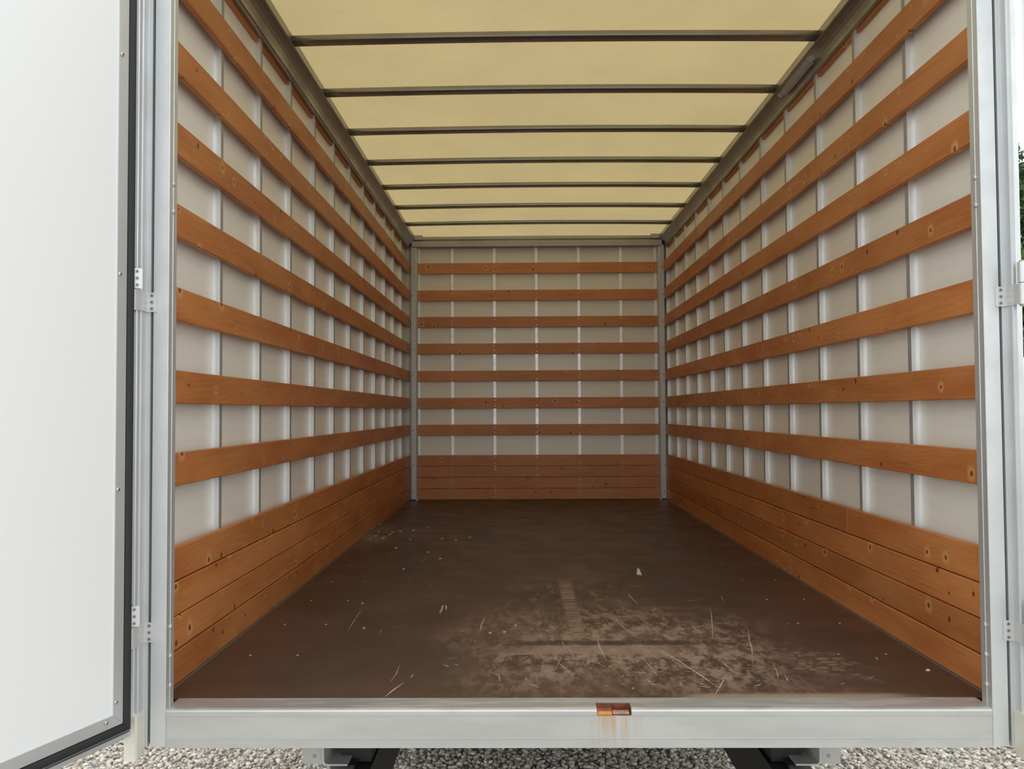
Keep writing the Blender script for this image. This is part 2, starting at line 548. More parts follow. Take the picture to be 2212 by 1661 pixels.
# ------------------------------------------------------------------ main dimensions
Y0 = 2.470           # inner edge of the rear frame
YF = 2.505           # front edge of the floor covering
YB = 8.085           # face of the slats on the headboard wall
XL, XR = -1.063, 1.357        # faces of the side slats
T = 0.022            # slat thickness
SD = 0.024           # stud depth
ROWS = [(2.153, 2.256), (1.893, 1.995), (1.638, 1.738), (1.383, 1.485), (1.123, 1.226), (0.865, 0.969), (0.610, 0.711)]
BOARDS = [(0.3205, 0.426), (0.2140, 0.3175), (0.1085, 0.2110), (0.002, 0.1055)]
STUD_L = [3.041 + 0.4633 * i for i in range(12)]
STUD_R = [3.017 + 0.4578 * i for i in range(12)]

# ------------------------------------------------------------------ load floor
bm = bmesh.new()
bbox(bm, -1.12, 1.414, YF, 8.14, FZ - 0.022, FZ)
floor = tag(finish('floor', bm, M['floor']), 'brown scuffed plywood load floor of the truck box', 'floor', kind='structure')
box('underside', -1.12, 1.414, 2.46, 8.14, FZ - 0.075, FZ - 0.0225, M['underside'], floor)
for s, x in ((1, XL + 0.001), (-1, XR - 0.001)):
    bm = bmesh.new()
    prism(bm, [(x, FZ), (x + s * 0.005, FZ), (x, FZ + 0.004)], 'y', Y0, YB)
    finish('sealant_bead', bm, M['sealant'], floor)
bm = bmesh.new()
for k in range(-4, 9):
    for x in (-0.94, -0.777, 1.079, 1.241):
        y = 4.645 + 0.424 * k
        if Y0 + 0.05 < y < YB - 0.05:
            cyl(bm, (x, y, FZ), 0.0055, 0.0008, 'z', 8, 0.005)
tag(finish('floor_screws', bm, M['screw'], floor), kind='stuff')


# scratches: thin raised fibres of bared ply
def strip(bm, pts, w, z=FZ + 0.0004):
    L, R = [], []
    for i, p in enumerate(pts):
        a = Vector(pts[max(i - 1, 0)])
        b = Vector(pts[min(i + 1, len(pts) - 1)])
        d = (b - a).normalized()
        ww = w * (0.35 if i in (0, len(pts) - 1) else 1.0) * random.uniform(0.7, 1.2)
        n = Vector((-d.y, d.x)) * ww / 2
        L.append(bm.verts.new((p[0] + n.x, p[1] + n.y, z)))
        R.append(bm.verts.new((p[0] - n.x, p[1] - n.y, z)))
    for i in range(len(pts) - 1):
        bm.faces.new((L[i], R[i], R[i + 1], L[i + 1]))


RAYS = ((0.99992162, 0.00555291, -0.01122131), (-0.00519393, 0.99948169, 0.03177062), (0.01139191, -0.03170985, 0.99943219))


def floor_pt(px, py):
    """where a spot of the floor lies, from its bearing as seen in the photograph"""
    d = ((px - 1106) / 1836.68, -(py - 830.5) / 1836.68, 1.0)
    X = sum(RAYS[0][i] * d[i] for i in range(3))
    H = sum(RAYS[1][i] * d[i] for i in range(3))
    Yv = sum(RAYS[2][i] * d[i] for i in range(3))
    t = -CAM_H / H
    return (X * t, Yv * t)


SCR = [
    ([(1418, 1400), (1470, 1430), (1510, 1456), (1550, 1485)], 0.006), ([(1425, 1407), (1460, 1432), (1500, 1450)], 0.003),
    ([(1300, 1328), (1330, 1340), (1350, 1358), (1375, 1370)], 0.004), ([(1430, 1367), (1480, 1358), (1540, 1348), (1580, 1345)], 0.004),
    ([(1535, 1312), (1538, 1345), (1540, 1380)], 0.004), ([(1617, 1360), (1618, 1380), (1624, 1400), (1626, 1430)], 0.004),
    ([(1343, 1273), (1370, 1266), (1404, 1264)], 0.004), ([(1355, 1281), (1365, 1292), (1377, 1305)], 0.005),
    ([(1036, 1366), (1040, 1350), (1048, 1334)], 0.005), ([(832, 1505), (850, 1490), (872, 1475)], 0.006),
    ([(843, 1473), (856, 1456), (863, 1437)], 0.003), ([(1058, 1451), (1078, 1459), (1080, 1472)], 0.005),
    ([(1065, 1436), (1072, 1446)], 0.006), ([(1200, 1422), (1215, 1440), (1236, 1457)], 0.003),
    ([(1216, 1412), (1206, 1432), (1198, 1450)], 0.003), ([(1545, 1500), (1556, 1482), (1566, 1462)], 0.005),
    ([(1556, 1426), (1570, 1438), (1586, 1454)], 0.004), ([(1670, 1434), (1678, 1450), (1682, 1470)], 0.004),
    ([(1482, 1299), (1500, 1297), (1518, 1294)], 0.005), ([(1290, 1380), (1296, 1400), (1310, 1425)], 0.005),
    ([(752, 1363), (765, 1340), (782, 1316)], 0.003), ([(820, 1371), (824, 1361)], 0.004),
    ([(906, 1221), (916, 1209), (920, 1200)], 0.003), ([(881, 1249), (886, 1262)], 0.003),
    ([(925, 1273), (934, 1261)], 0.004), ([(852, 1353), (860, 1355)], 0.006), ([(866, 1356), (873, 1358)], 0.006),
    ([(1345, 1305), (1348, 1322)], 0.003), ([(1215, 1385), (1217, 1393), (1222, 1396)], 0.005), ([(1226, 1398), (1232, 1405), (1235, 1412)], 0.004),
    ([(1140, 1410), (1160, 1403), (1175, 1401)], 0.003), ([(1390, 1425), (1410, 1445), (1420, 1460)], 0.003),
    ([(1695, 1458), (1702, 1470), (1712, 1466)], 0.006), ([(1600, 1265), (1612, 1262)], 0.005), ([(1558, 1289), (1563, 1298)], 0.007),
]
bm = bmesh.new()
for pts, w in SCR:
    strip(bm, [floor_pt(*p) for p in pts], w)
rs = random.Random(3)
for i in range(130):
    x, y = rs.gauss(0.40, 0.38), abs(rs.gauss(0, 0.55)) + 2.58
    if not (-0.95 < x < 1.25):
        continue
    a = rs.uniform(0, math.pi)
    l = rs.choice((0.008, 0.012, 0.02, 0.035, 0.06))
    strip(bm, [(x, y), (x + math.cos(a) * l * .5, y + math.sin(a) * l * .5), (x + math.cos(a + .2) * l, y + math.sin(a + .2) * l)], rs.uniform(0.002, 0.006))
tag(finish('scratch_marks', bm, M['scratch'], floor), kind='stuff')


# ------------------------------------------------------------------ slats, boards, studs
def slat_mesh(name, length, h, mat, t=T, bev=0.0025):
    bm = bmesh.new()
    bbox(bm, 0, length, 0, t, 0, h, bev)
    bmesh.ops.recalc_face_normals(bm, faces=bm.faces)
    me = bpy.data.meshes.new(name)
    bm.to_mesh(me)
    bm.free()
    me.materials.append(mat)
    return me


def screw_mesh(name, xs, h, seed):
    r = random.Random(seed)
    bm = bmesh.new()
    for i, x in enumerate(xs):
        zs = (h * 0.74, h * 0.26)
        for z in zs:
            if r.random() < 0.8:
                cyl(bm, (x + r.uniform(-.006, .006), -0.0009, z + r.uniform(-.008, .008)), 0.0038, 0.002, 'y', 8)
    bmesh.ops.recalc_face_normals(bm, faces=bm.faces)
    me = bpy.data.meshes.new(name)
    bm.to_mesh(me)
    bm.free()
    me.materials.append(M['screw'])
    return me


def side_wall(side):
    left = side == 'left'
    s = 1 if left else -1                       # inward direction
    face = XL if left else XR
    pin = face - s * (T + SD)                   # inner face of the panel
    studs = STUD_L if left else STUD_R
    bm = bmesh.new()
    x0, x1 = sorted((pin, pin - s * 0.018))
    bbox(bm, x0, x1, 2.45, 8.16, FZ - 0.05, FZ + 2.53)
    wall = finish('wall_' + side, bm, M['panel'])
    if left:
        tag(wall, 'white side wall with orange wooden slats beside the open white door', 'wall', kind='structure')
    else:
        tag(wall, 'white side wall with orange wooden slats carrying the grey strip lamp above', 'wall', kind='structure')
    wx0, wx1 = sorted((pin - s * 0.018, pin - s * 0.022))
    box('outer_skin', wx0, wx1, 2.45, 8.18, FZ - 0.1, FZ + 2.53, M['outer'], wall)
    # hat studs with narrow flanges
    bm = bmesh.new()
    w = 0.027
    a = pin
    b = pin + s * SD
    prism(bm, [(a, -0.016), (a + s * .0018, -0.016), (a + s * .0018, 0.0), (b, 0.0), (b, w), (a + s * .0018, w), (a + s * .0018, w + .016), (a, w + .016)], 'z', 0, 2.44)
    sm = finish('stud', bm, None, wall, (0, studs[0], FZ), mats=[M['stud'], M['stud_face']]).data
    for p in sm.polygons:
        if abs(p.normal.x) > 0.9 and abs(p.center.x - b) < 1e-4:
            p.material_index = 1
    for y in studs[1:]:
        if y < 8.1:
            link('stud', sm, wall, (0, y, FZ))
    # slats
    length = YB - 0.03 - Y0
    rot = math.pi / 2 if left else -math.pi / 2
    ystart = Y0 if left else YB - 0.03
    sx = [(y + 0.013 - Y0) if left else (YB - 0.03 - y - 0.013) for y in studs if y < 8.05]
    sx += [0.025, length - 0.025]
    me = slat_mesh('slat', length, 0.1025, M['wood'])
    for i, (z0, z1) in enumerate(ROWS):
        o = link('slat', me, wall, (face, ystart, FZ + z0), rot)
        tag(link('screw_heads', screw_mesh('screw_heads', sx, 0.1025, i * 7 + left), o), kind='stuff')
    bme = slat_mesh('board', length, 0.1024, M['wood'], bev=0.0032)
    for i, (z0, z1) in enumerate(BOARDS):
        if not left and i == 0:                 # this board is pieced together
            cut = YB - 0.03 - 3.585
            m1 = slat_mesh('board', cut - 0.0016, 0.1055, M['wood'], bev=0.0022)
            m2 = slat_mesh('board', length - cut - 0.0006, 0.1055, M['wood'], bev=0.0022)
            o = link('board', m1, wall, (face, ystart, FZ + z0), rot)
            link('board', m2, wall, (face, ystart - cut - 0.0006, FZ + z0), rot)
        else:
            o = link('board', bme, wall, (face, ystart, FZ + z0), rot)
        tag(link('screw_heads', screw_mesh('screw_heads', sx, 0.1052, 50 + i * 7 + left), o), kind='stuff')
    # packing strips between the studs, tucked under the roof rail
    ys = [Y0 - 0.03] + [y for y in studs if y < 8.05] + [YB]
    for i in range(len(ys) - 1):
        a0 = ys[i] + (0.03 if i else 0.0)
        ln = ys[i + 1] - a0 - 0.003
        if ln < 0.05:
            continue
        pm = slat_mesh('packing_strip', ln, 0.09, M['wood'], t=0.016, bev=0.0015)
        link('packing_strip', pm, wall, (pin + s * 0.0165, a0 if left else a0 + ln, FZ + 2.385), rot)
    return wall


wall_left = side_wall('left')
wall_right = side_wall('right')

# headboard wall
bm = bmesh.new()
bbox(bm, -1.13, 1.43, YB + T + 0.018, YB + T + 0.036, FZ - 0.05, FZ + 2.53)
wall_back = tag(finish('wall_back', bm, M['panel']), 'white headboard wall with wooden slats at the far end', 'wall', kind='structure')
bm = bmesh.new()
bbox(bm, -0.0135, 0.0135, YB + T, YB + T + 0.018, 0, 2.42)
sm = None
for x in (-0.982, -0.659, -0.256, 0.146, 0.551, 0.953, 1.283):
    if sm is None:
        sm = finish('stud', bm, M['stud'], wall_back, (x, 0, FZ)).data
    else:
        link('stud', sm, wall_back, (x, 0, FZ))
BX0, BX1 = -0.990, 1.302
sx = [x - BX0 for x in (-0.975, -0.659, -0.256, 0.146, 0.551, 0.953, 1.29)]
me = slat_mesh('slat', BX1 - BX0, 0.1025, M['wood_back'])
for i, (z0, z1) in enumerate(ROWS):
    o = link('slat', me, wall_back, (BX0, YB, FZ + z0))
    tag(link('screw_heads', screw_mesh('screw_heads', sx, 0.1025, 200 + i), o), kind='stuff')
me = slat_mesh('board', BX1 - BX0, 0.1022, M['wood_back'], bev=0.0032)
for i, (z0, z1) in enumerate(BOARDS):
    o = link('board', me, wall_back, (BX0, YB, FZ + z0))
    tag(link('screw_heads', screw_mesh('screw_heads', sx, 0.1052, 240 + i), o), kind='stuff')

# corner posts (rounded) and the beam above the headboard
ntrim = 0


def trim(name_mesh_bm, mat, label, cat, smooth=False):
    global ntrim
    ntrim += 1
    return tag(finish('trim_%d' % ntrim, name_mesh_bm, mat, smooth=smooth), label, cat, kind='structure')


for s, lab in ((-1, 'grey aluminium corner post at the far end, meeting the wall beside the open door'), (1, 'grey aluminium corner post at the far end, on the strip lamp side')):
    def mx(x):
        return x if s < 0 else 2 * CX + 0.012 - x
    bm = bmesh.new()
    pts = [(mx(-1.058), 8.10), (mx(-1.055), 8.062), (mx(-1.046), 8.052), (mx(-1.000), 8.050), (mx(-0.992), 8.056), (mx(-0.986), 8.070), (mx(-0.986), 8.10)]
    prism(bm, pts, 'z', FZ + 0.012, FZ + 2.41)
    post = trim(bm, M['alu'], lab, 'post')
    bm = bmesh.new()
    bbox(bm, min(mx(-1.006), mx(-0.986)), max(mx(-1.006), mx(-0.986)), 8.058, 8.10, FZ, FZ + 0.014)
    finish('foot', bm, M['alu'], post)
    bm = bmesh.new()
    for z in (0.08, 0.33, 0.66, 0.92, 1.18, 1.43, 1.68, 1.94, 2.2):
        cyl(bm, (mx(-1.030), 8.0495, FZ + z), 0.005, 0.003, 'y', 8)
    tag(finish('rivets', bm, M['socket'], post), kind='stuff')

bm = bmesh.new()
prism(bm, [(8.12, FZ + 2.400), (8.048, FZ + 2.400), (8.044, FZ + 2.406), (8.044, FZ + 2.462), (8.052, FZ + 2.470), (8.046, FZ + 2.476),
           (8.046, FZ + 2.496), (8.056, FZ + 2.505), (8.12, FZ + 2.505)], 'x', -1.04, 1.34)
beam = trim(bm, M['rail'], 'grey metal cross beam above the far headboard wall', 'beam')
for s in (-1, 1):
    xx = -1.018 if s < 0 else 1.318
    bm = bmesh.new()
    prism(bm, [(xx, FZ + 2.472), (xx - s * 0.075, FZ + 2.472), (xx - s * 0.085, FZ + 2.515), (xx, FZ + 2.522)], 'y', 8.03, 8.047)
    finish('gusset', bm, M['galv'], beam)

# roof rails (coved profile)
RAIL = [(-1.066, 2.400), (-1.060, 2.402), (-1.056, 2.418), (-1.049, 2.436), (-1.039, 2.452), (-1.026, 2.464), (-1.016, 2.470), (-1.011, 2.476),
        (-1.011, 2.512), (-1.10, 2.522), (-1.10, 2.405), (-1.075, 2.400)]
rails = []
for s, lab in ((-1, 'grey coved roof rail along the wall beside the open door'), (1, 'grey coved roof rail carrying the strip lamp')):
    pts = [((x if s < 0 else 2 * CX + 0.008 - x), FZ + z) for x, z in RAIL]
    bm = bmesh.new()
    prism(bm, pts, 'y', 2.45, 8.12)
    rails.append(trim(bm, M['rail'], lab, 'roof rail'))

# ------------------------------------------------------------------ translucent roof with bows
RX0, RX1 = -1.05, 1.36


def arch(x):
    u = (x - CX) / 1.165
    return 0.010 * (1 - u * u)


bm = bmesh.new()
N = 24
rows = []
for y in (2.42, 8.14):
    rows.append([bm.verts.new((RX0 + (RX1 - RX0) * i / N, y, FZ + 2.514 + arch(RX0 + (RX1 - RX0) * i / N))) for i in range(N + 1)])
for i in range(N):
    bm.faces.new((rows[0][i], rows[0][i + 1], rows[1][i + 1], rows[1][i]))
ceiling = tag(finish('ceiling', bm, M['roof'], smooth=True), 'translucent cream roof sheet glowing with daylight', 'roof', kind='structure')

# one bow: rounded tube swept along the arch
prof = []
BW, BH = 0.068, 0.026
for cxp, cyp, a0 in ((BW - .006, -.006, 90), (BW - .009, -BH + .009, 0), (.009, -BH + .009, -90), (.006, -.006, -180)):
    rr = 0.009 if cyp < -.01 else 0.006
    for k in range(4):
        a = math.radians(a0 - 30 * k)
        prof.append((cxp + rr * math.cos(a), cyp + rr * math.sin(a)))
bm = bmesh.new()
rings = []
K = 20
for i in range(K + 1):
    x = -1.030 + (1.338 + 0.0 + 1.030) * i / K
    rings.append([bm.verts.new((x, p[0], p[1] + 2.508 + arch(x))) for p in prof])
n = len(prof)
for i in range(K):
    for j in range(n):
        bm.faces.new((rings[i][j], rings[i][(j + 1) % n], rings[i + 1][(j + 1) % n], rings[i + 1][j]))
bm.faces.new(rings[0])
bm.faces.new(rings[-1])
bow_me = finish('roof_bow', bm, M['bow'], ceiling, (0, 3.708 - 0.6205, FZ), smooth=True).data
for i in range(0, 7):
    link('roof_bow', bow_me, ceiling, (0, 3.708 + 0.6205 * i, FZ))

# ------------------------------------------------------------------ rear frame: jambs, header, sill
JF = 2.412


def jamb(s):
    def X(x):
        return x if s < 0 else 2 * CX - x
    pts = [(-1.008, 2.466), (-1.008, 2.4403), (-1.0065, 2.4397), (-1.0065, 2.4387), (-1.008, 2.4381),
           (-1.008, 2.4135), (-1.0095, JF), (-1.051, JF), (-1.051, JF + 0.014), (-1.059, JF + 0.014), (-1.059, JF), (-1.070, JF),
           (-1.071, JF - 0.002), (-1.071, 2.382), (-1.074, 2.378), (-1.082, 2.378), (-1.085, 2.384), (-1.127, 2.43), (-1.127, 2.466)]
    bm = bmesh.new()
    prism(bm, [(X(x), y) for x, y in pts], 'z', FZ - 0.103, FZ + 2.56)
    o = trim(bm, M['alu'], 'white aluminium rear door post beside the open white door' if s < 0 else 'white aluminium rear door post on the side with trees behind', 'door post')
    bm = bmesh.new()
    bbox(bm, min(X(-1.051), X(-1.059)), max(X(-1.051), X(-1.059)), JF + 0.009, JF + 0.0145, FZ - 0.095, FZ + 2.56)
    finish('groove_insert', bm, M['groove'], o)
    bm = bmesh.new()
    for z in (0.060, 0.143, 0.226, 1.42, 1.50, 2.30):
        dome(bm, (X(-1.0075), 2.4395, FZ + z), 0.0085, (-s, 0, 0))
    tag(finish('rivets', bm, M['alu_bright'], o, smooth=True), kind='stuff')
    # cream plastic buffer on the lower outer corner
    bm = bmesh.new()
    pts = [(-1.0665, JF - 0.0006), (-1.0655, 2.362), (-1.069, 2.355), (-1.098, 2.357), (-1.102, 2.362), (-1.104, JF - 0.0006)]
    prism(bm, [(X(x), y) for x, y in pts], 'z', FZ - 0.122, FZ + 0.0)
    finish('buffer', bm, M['cream'], o)['label'] = 'cream plastic corner buffer'
    return o


jamb_l = jamb(-1)
jamb_r = jamb(1)

bm = bmesh.new()
bbox(bm, -1.007, 1.307, JF, 2.465, FZ + 2.40, FZ + 2.56, 0.004)
header = trim(bm, M['alu'], 'aluminium header of the rear door frame overhead', 'door header')

# sill with the latch notch
NX0, NX1 = 0.206, 0.303
SP = [(2.5045, -0.0015), (2.5045, 0.0012), (2.426, 0.0012), (2.4195, 0.0004), (2.4145, -0.0022), (2.412, -0.0065), (2.412, -0.0175),
      (2.4145, -0.0185), (2.4145, -0.0795), (2.4125, -0.0803), (2.4125, -0.0822), (2.4145, -0.083), (2.4145, -0.108), (2.455, -0.108),
      (2.455, -0.0185), (2.5045, -0.0185)]
bm = bmesh.new()
prism(bm, [(y, z + FZ) for y, z in SP], 'x', -1.0075, NX0)
prism(bm, [(y, z + FZ) for y, z in SP], 'x', NX1, 1.3075)
prism(bm, [(y, z + FZ) for y, z in [(2.462, -0.0185), (2.462, 0.0012), (2.5045, 0.0012), (2.5045, -0.0185)]], 'x', NX0, NX1)
prism(bm, [(y, z + FZ) for y, z in [(2.4145, -0.0187), (2.4145, -0.0795), (2.4125, -0.0803), (2.4125, -0.0822), (2.4145, -0.083), (2.4145, -0.108),
                                    (2.455, -0.108), (2.455, -0.0187)]], 'x', NX0, NX1)
sill = trim(bm, M['sill'], 'long grey aluminium sill below the load floor, with a rusty latch notch', 'door sill')
keeper = empty('latch_keeper', (NX0, 2.42, FZ - 0.02), 0, sill)
keeper['label'] = 'rusty latch keeper in the sill'
bm = bmesh.new()
bbox(bm, 0.0005, 0.0965, -0.0045, 0.0415, 0.0016, 0.0032)
bbox(bm, 0.0005, 0.0965, 0.0385, 0.0415, 0.0032, 0.0205)
bbox(bm, 0.0945, 0.0966, -0.004, 0.0385, 0.0032, 0.0200)
finish('pocket', bm, M['rust'], keeper)
bm = bmesh.new()
prism(bm, [(-0.0075, 0.0032)] + [(0.007 - 0.0145 * math.cos(math.radians(a)), 0.006 + 0.0145 * math.sin(math.radians(a))) for a in range(0, 91, 15)] +
      [(0.036, 0.0205), (0.036, 0.0032)], 'x', 0.001, 0.0425)
rol = finish('roller', bm, None, keeper, mats=[M['rust_orange'], M['rust']])
for p in rol.data.polygons:
    if p.normal.z > 0.45:
        p.material_index = 1
bm = bmesh.new()
bbox(bm, 0.045, 0.092, -0.004, 0.016, 0.0032, 0.0105, 0.002)
finish('worn_ledge', bm, M['rust_pale'], keeper)


# ------------------------------------------------------------------ doors
def build_door(s, root):
    """local x runs from the hinge edge (0) over the width, local +y is the inner face; s mirrors x"""
    def B(name, x0, x1, y0, y1, z0, z1, mat, bev=0.0, parent=root):
        return box(name, s * x0, s * x1, y0, y1, z0, z1, mat, parent, bev)
    W, Ht = 1.19, 2.50
    # leaf
    B('leaf', 0.000, W, -0.034, -0.006, -0.030, Ht + 0.03, M['outer'])
    B('liner', 0.056, W - 0.056, -0.006, 0.0, 0.027, Ht - 0.027, M['door_white'])
    # mitred frame strips
    def strip4(name, a, b, y0, y1, mat, lo, hi, bev=True):
        # a,b: distance of the strip's inner and outer line from the hinge edge, lo/hi likewise in height
        xi0, xi1, zi0, zi1 = a, W - a, lo, Ht - lo
        xo0, xo1, zo0, zo1 = b, W - b, hi, Ht - hi
        quads = [[(xi0, zi0), (xo0, zo0), (xo0, zo1), (xi0, zi1)], [(xi1, zi0), (xo1, zo0), (xo1, zo1), (xi1, zi1)],
                 [(xi0, zi0), (xo0, zo0), (xo1, zo0), (xi1, zi0)], [(xi0, zi1), (xo0, zo1), (xo1, zo1), (xi1, zi1)]]
        for k, q in enumerate(quads):
            g = 0.0006
            cxm = sum(p[0] for p in q) / 4
            czm = sum(p[1] for p in q) / 4
            q = [(p[0], p[1] + (g if p[1] < czm else -g) * (1 if k < 2 else 0)) for p in q]
            bm = bmesh.new()
            prism(bm, [(s * p[0], p[1]) for p in q], 'y', y0, y1)
            finish(name, bm, mat, root)
    strip4('frame_strip', 0.0575, 0.0255, -0.006, 0.0035, M['alu'], 0.029, -0.002)
    # bulb seal: one closed loop
    bm = bmesh.new()
    loopc = [(0.0128, -0.0147), (W - 0.0128, -0.0147), (W - 0.0128, Ht + 0.0147), (0.0128, Ht + 0.0147)]
    pr = [(-0.0118, -0.006), (-0.0118, 0.004), (-0.008, 0.0105), (0.0, 0.0125), (0.007, 0.0105), (0.0105, 0.004), (0.0118, -0.006)]
    rings = []
    for k, (x, z) in enumerate(loopc):
        dx = 1 if x < W / 2 else -1
        dz = 1 if z < Ht / 2 else -1
        rings.append([bm.verts.new((s * (x + dx * p[0]), p[1], z + dz * p[0])) for p in pr])
    n = len(pr)
    for k in range(4):
        A, Bq = rings[k], rings[(k + 1) % 4]
        for j in range(n):
            bm.faces.new((A[j], A[(j + 1) % n], Bq[(j + 1) % n], Bq[j]))
    finish('rubber_seal', bm, M['rubber'], root, smooth=False)
    # outer edge: bright line, dark insert, aluminium band
    e = 0.0010
    strip4('edge_line', e, -0.003, -0.012, -0.0035, M['alu_bright'], -0.0270, -0.0310)
    strip4('edge_groove', -0.0031, -0.0095, -0.020, -0.0105, M['groove'], -0.0311, -0.0375)
    strip4('edge_band', -0.0096, -0.0200, -0.034, -0.0060, M['alu'], -0.0376, -0.0500)
    # screws on the frame strips
    pts = [(0.050, z) for z in (0.062, 0.63, 1.215, 1.82, 2.42)] + [(W - 0.050, z) for z in (0.062, 0.63, 1.215, 1.82, 2.42)]
    pts += [(x, 0.018) for x in (0.082, 0.43, 0.78, 1.11)] + [(x, Ht - 0.018) for x in (0.082, 0.43, 0.78, 1.11)]
    scr = None
    for x, z in pts:
        if scr is None:
            bm = bmesh.new()
            dome(bm, (0, 0, 0), 0.0062, (0, 1, 0))
            cyl(bm, (0, 0.0030, 0), 0.0022, 0.0012, 'y', 6, mi=1)
            for f in bm.faces:
                f.smooth = False
            scr = finish('screw', bm, None, root, (s * x, 0.0045, z), mats=[M['screw'], M['socket']]).data
        else:
            link('screw', scr, root, (s * x, 0.0045, z))


PHI = math.radians(110)
DL = (-1.078, 2.340)
door_l = tag(empty('door_1', (DL[0], DL[1], FZ), -PHI), 'open white rear door with black rubber seal, beside the load opening', 'door', kind='structure')
build_door(1, door_l)
DR = (1.414, 2.335)
PHR = math.radians(150)
door_r = tag(empty('door_2', (DR[0], DR[1], FZ), PHR), 'second open white rear door, on the side with the trees and the parked van', 'door', kind='structure')
build_door(-1, door_r)


def screw3(parent, pts, d, r=0.0058):
    for p in pts:
        bm = bmesh.new()
        D = Vector(d)
        ax = 'y'
        cyl(bm, (0, 0, 0), r, -0.0012, 'y', 14, r * 0.96)
        cyl(bm, (0, -0.0011, 0), r * 0.42, -0.0006, 'y', 6, mi=1)
        o = finish('screw', bm, None, parent, p, math.atan2(D.x, -D.y), mats=[M['galv'], M['socket']])


def hinge(s, door, zj):
    """strap hinge: plate on the post, bent strap, two knuckles, plate on the door"""
    def X(x):
        return x if s < 0 else 2 * CX - x
    inv = door.matrix_basis.inverted()
    h = empty('hinge', (0, 0, 0), 0, door)
    h.matrix_parent_inverse = inv
    h['label'] = 'aluminium strap hinge with three socket screws on each plate'
    z0, z1 = FZ + zj - 0.028, FZ + zj + 0.028
    bm = bmesh.new()
    pts = [(-1.041, JF - 0.0004), (-1.041, JF - 0.004), (-1.066, JF - 0.004), (-1.0672, JF - 0.006), (-1.0665, 2.366), (-1.0700, 2.352),
           (-1.0745, 2.352), (-1.0709, 2.366), (-1.0709, JF - 0.0004)]
    prism(bm, [(X(x), y) for x, y in pts], 'z', z0, z1)
    finish('post_plate', bm, M['alu_bright'], h)
    bm = bmesh.new()
    cyl(bm, (X(-1.0835), 2.350, z0 - 0.001), 0.0135, 0.058, 'z', 20)
    finish('knuckle', bm, M['alu_bright'], h)
    bm = bmesh.new()
    cyl(bm, (X(-1.0835), 2.350, z0 + 0.0595), 0.0135, 0.056, 'z', 20)
    finish('knuckle', bm, M['alu_bright'], h)
    bm = bmesh.new()
    cyl(bm, (X(-1.0835), 2.350, z0 - 0.006), 0.0085, 0.126, 'z', 12)
    finish('pin', bm, M['galv'], h)
    screw3(h, [(X(-1.0545), JF - 0.004, FZ + zj + d) for d in (0.0185, 0.0, -0.0185)], (0, -1, 0))
    # door plate, just over the edge band
    sd = 1 if s < 0 else -1
    nx, ny = 0.571, 0.821                       # the plate is cranked towards the opening
    P = [(0.0015, -0.0040), (-0.0215, 0.0120), (-0.0215 + nx * 0.0035, 0.0120 + ny * 0.0035), (0.0015 + nx * 0.0035, -0.0040 + ny * 0.0035)]
    bm = bmesh.new()
    prism(bm, [(sd * px, py) for px, py in P], 'z', zj + 0.0315, zj + 0.0875)
    pl = finish('door_plate', bm, M['alu_bright'], h)
    # parts given in door space: cancel the hinge's own placement
    pl.matrix_parent_inverse = door.matrix_basis.copy()
    mx_, my_ = (P[2][0] + P[3][0]) / 2, (P[2][1] + P[3][1]) / 2
    for d in (0.0785, 0.0595, 0.0405):
        bm = bmesh.new()
        cyl(bm, (0, 0, 0), 0.0058, 0.0012, 'y', 14, 0.0055)
        cyl(bm, (0, 0.0011, 0), 0.0024, 0.0006, 'y', 6, mi=1)
        o = finish('screw', bm, None, h, (sd * mx_, my_, zj + d), math.atan2(-sd * nx, ny), mats=[M['galv'], M['socket']])
        o.matrix_parent_inverse = door.matrix_basis.copy()


for s, d in ((-1, door_l), (1, door_r)):
    for zj in (0.217, 1.152, 2.087):
        hinge(s, d, zj)

# ------------------------------------------------------------------ strip lamp on the roof rail
lamp = tag(empty('strip_lamp', (1.338, 3.86, FZ + 2.455)), 'small unlit grey strip lamp screwed to the roof rail', 'lamp')
lamp.rotation_euler = (0, math.radians(-38), 0)
bm = bmesh.new()
prism(bm, [(-0.030, 0.004), (-0.024, -0.018), (0.024, -0.018), (0.030, 0.004)], 'y', 0, 0.44)
finish('housing', bm, M['alu'], lamp)
bm = bmesh.new()
prism(bm, [(-0.019, -0.018), (-0.012, -0.028), (0.012, -0.028), (0.019, -0.018)], 'y', 0.03, 0.41)
finish('lens', bm, M['lens'], lamp)
for y in (-0.003, 0.438):
    bm = bmesh.new()
    prism(bm, [(-0.032, 0.006), (-0.026, -0.021), (0.026, -0.021), (0.032, 0.006)], 'y', y, y + 0.006)
    finish('end_cap', bm, M['galv'], lamp)

# ------------------------------------------------------------------ chassis below the box
chassis = tag(empty('chassis', (CX, 2.75, 0)), 'black chassis frame with grey brackets under the truck box', 'chassis')


def ch(name, x0, x1, y0, y1, z0, z1, mat, bev=0.0, parent=None):
    return box(name, x0 - CX, x1 - CX, y0 - 2.75, y1 - 2.75, z0, z1, mat, parent or chassis, bev)


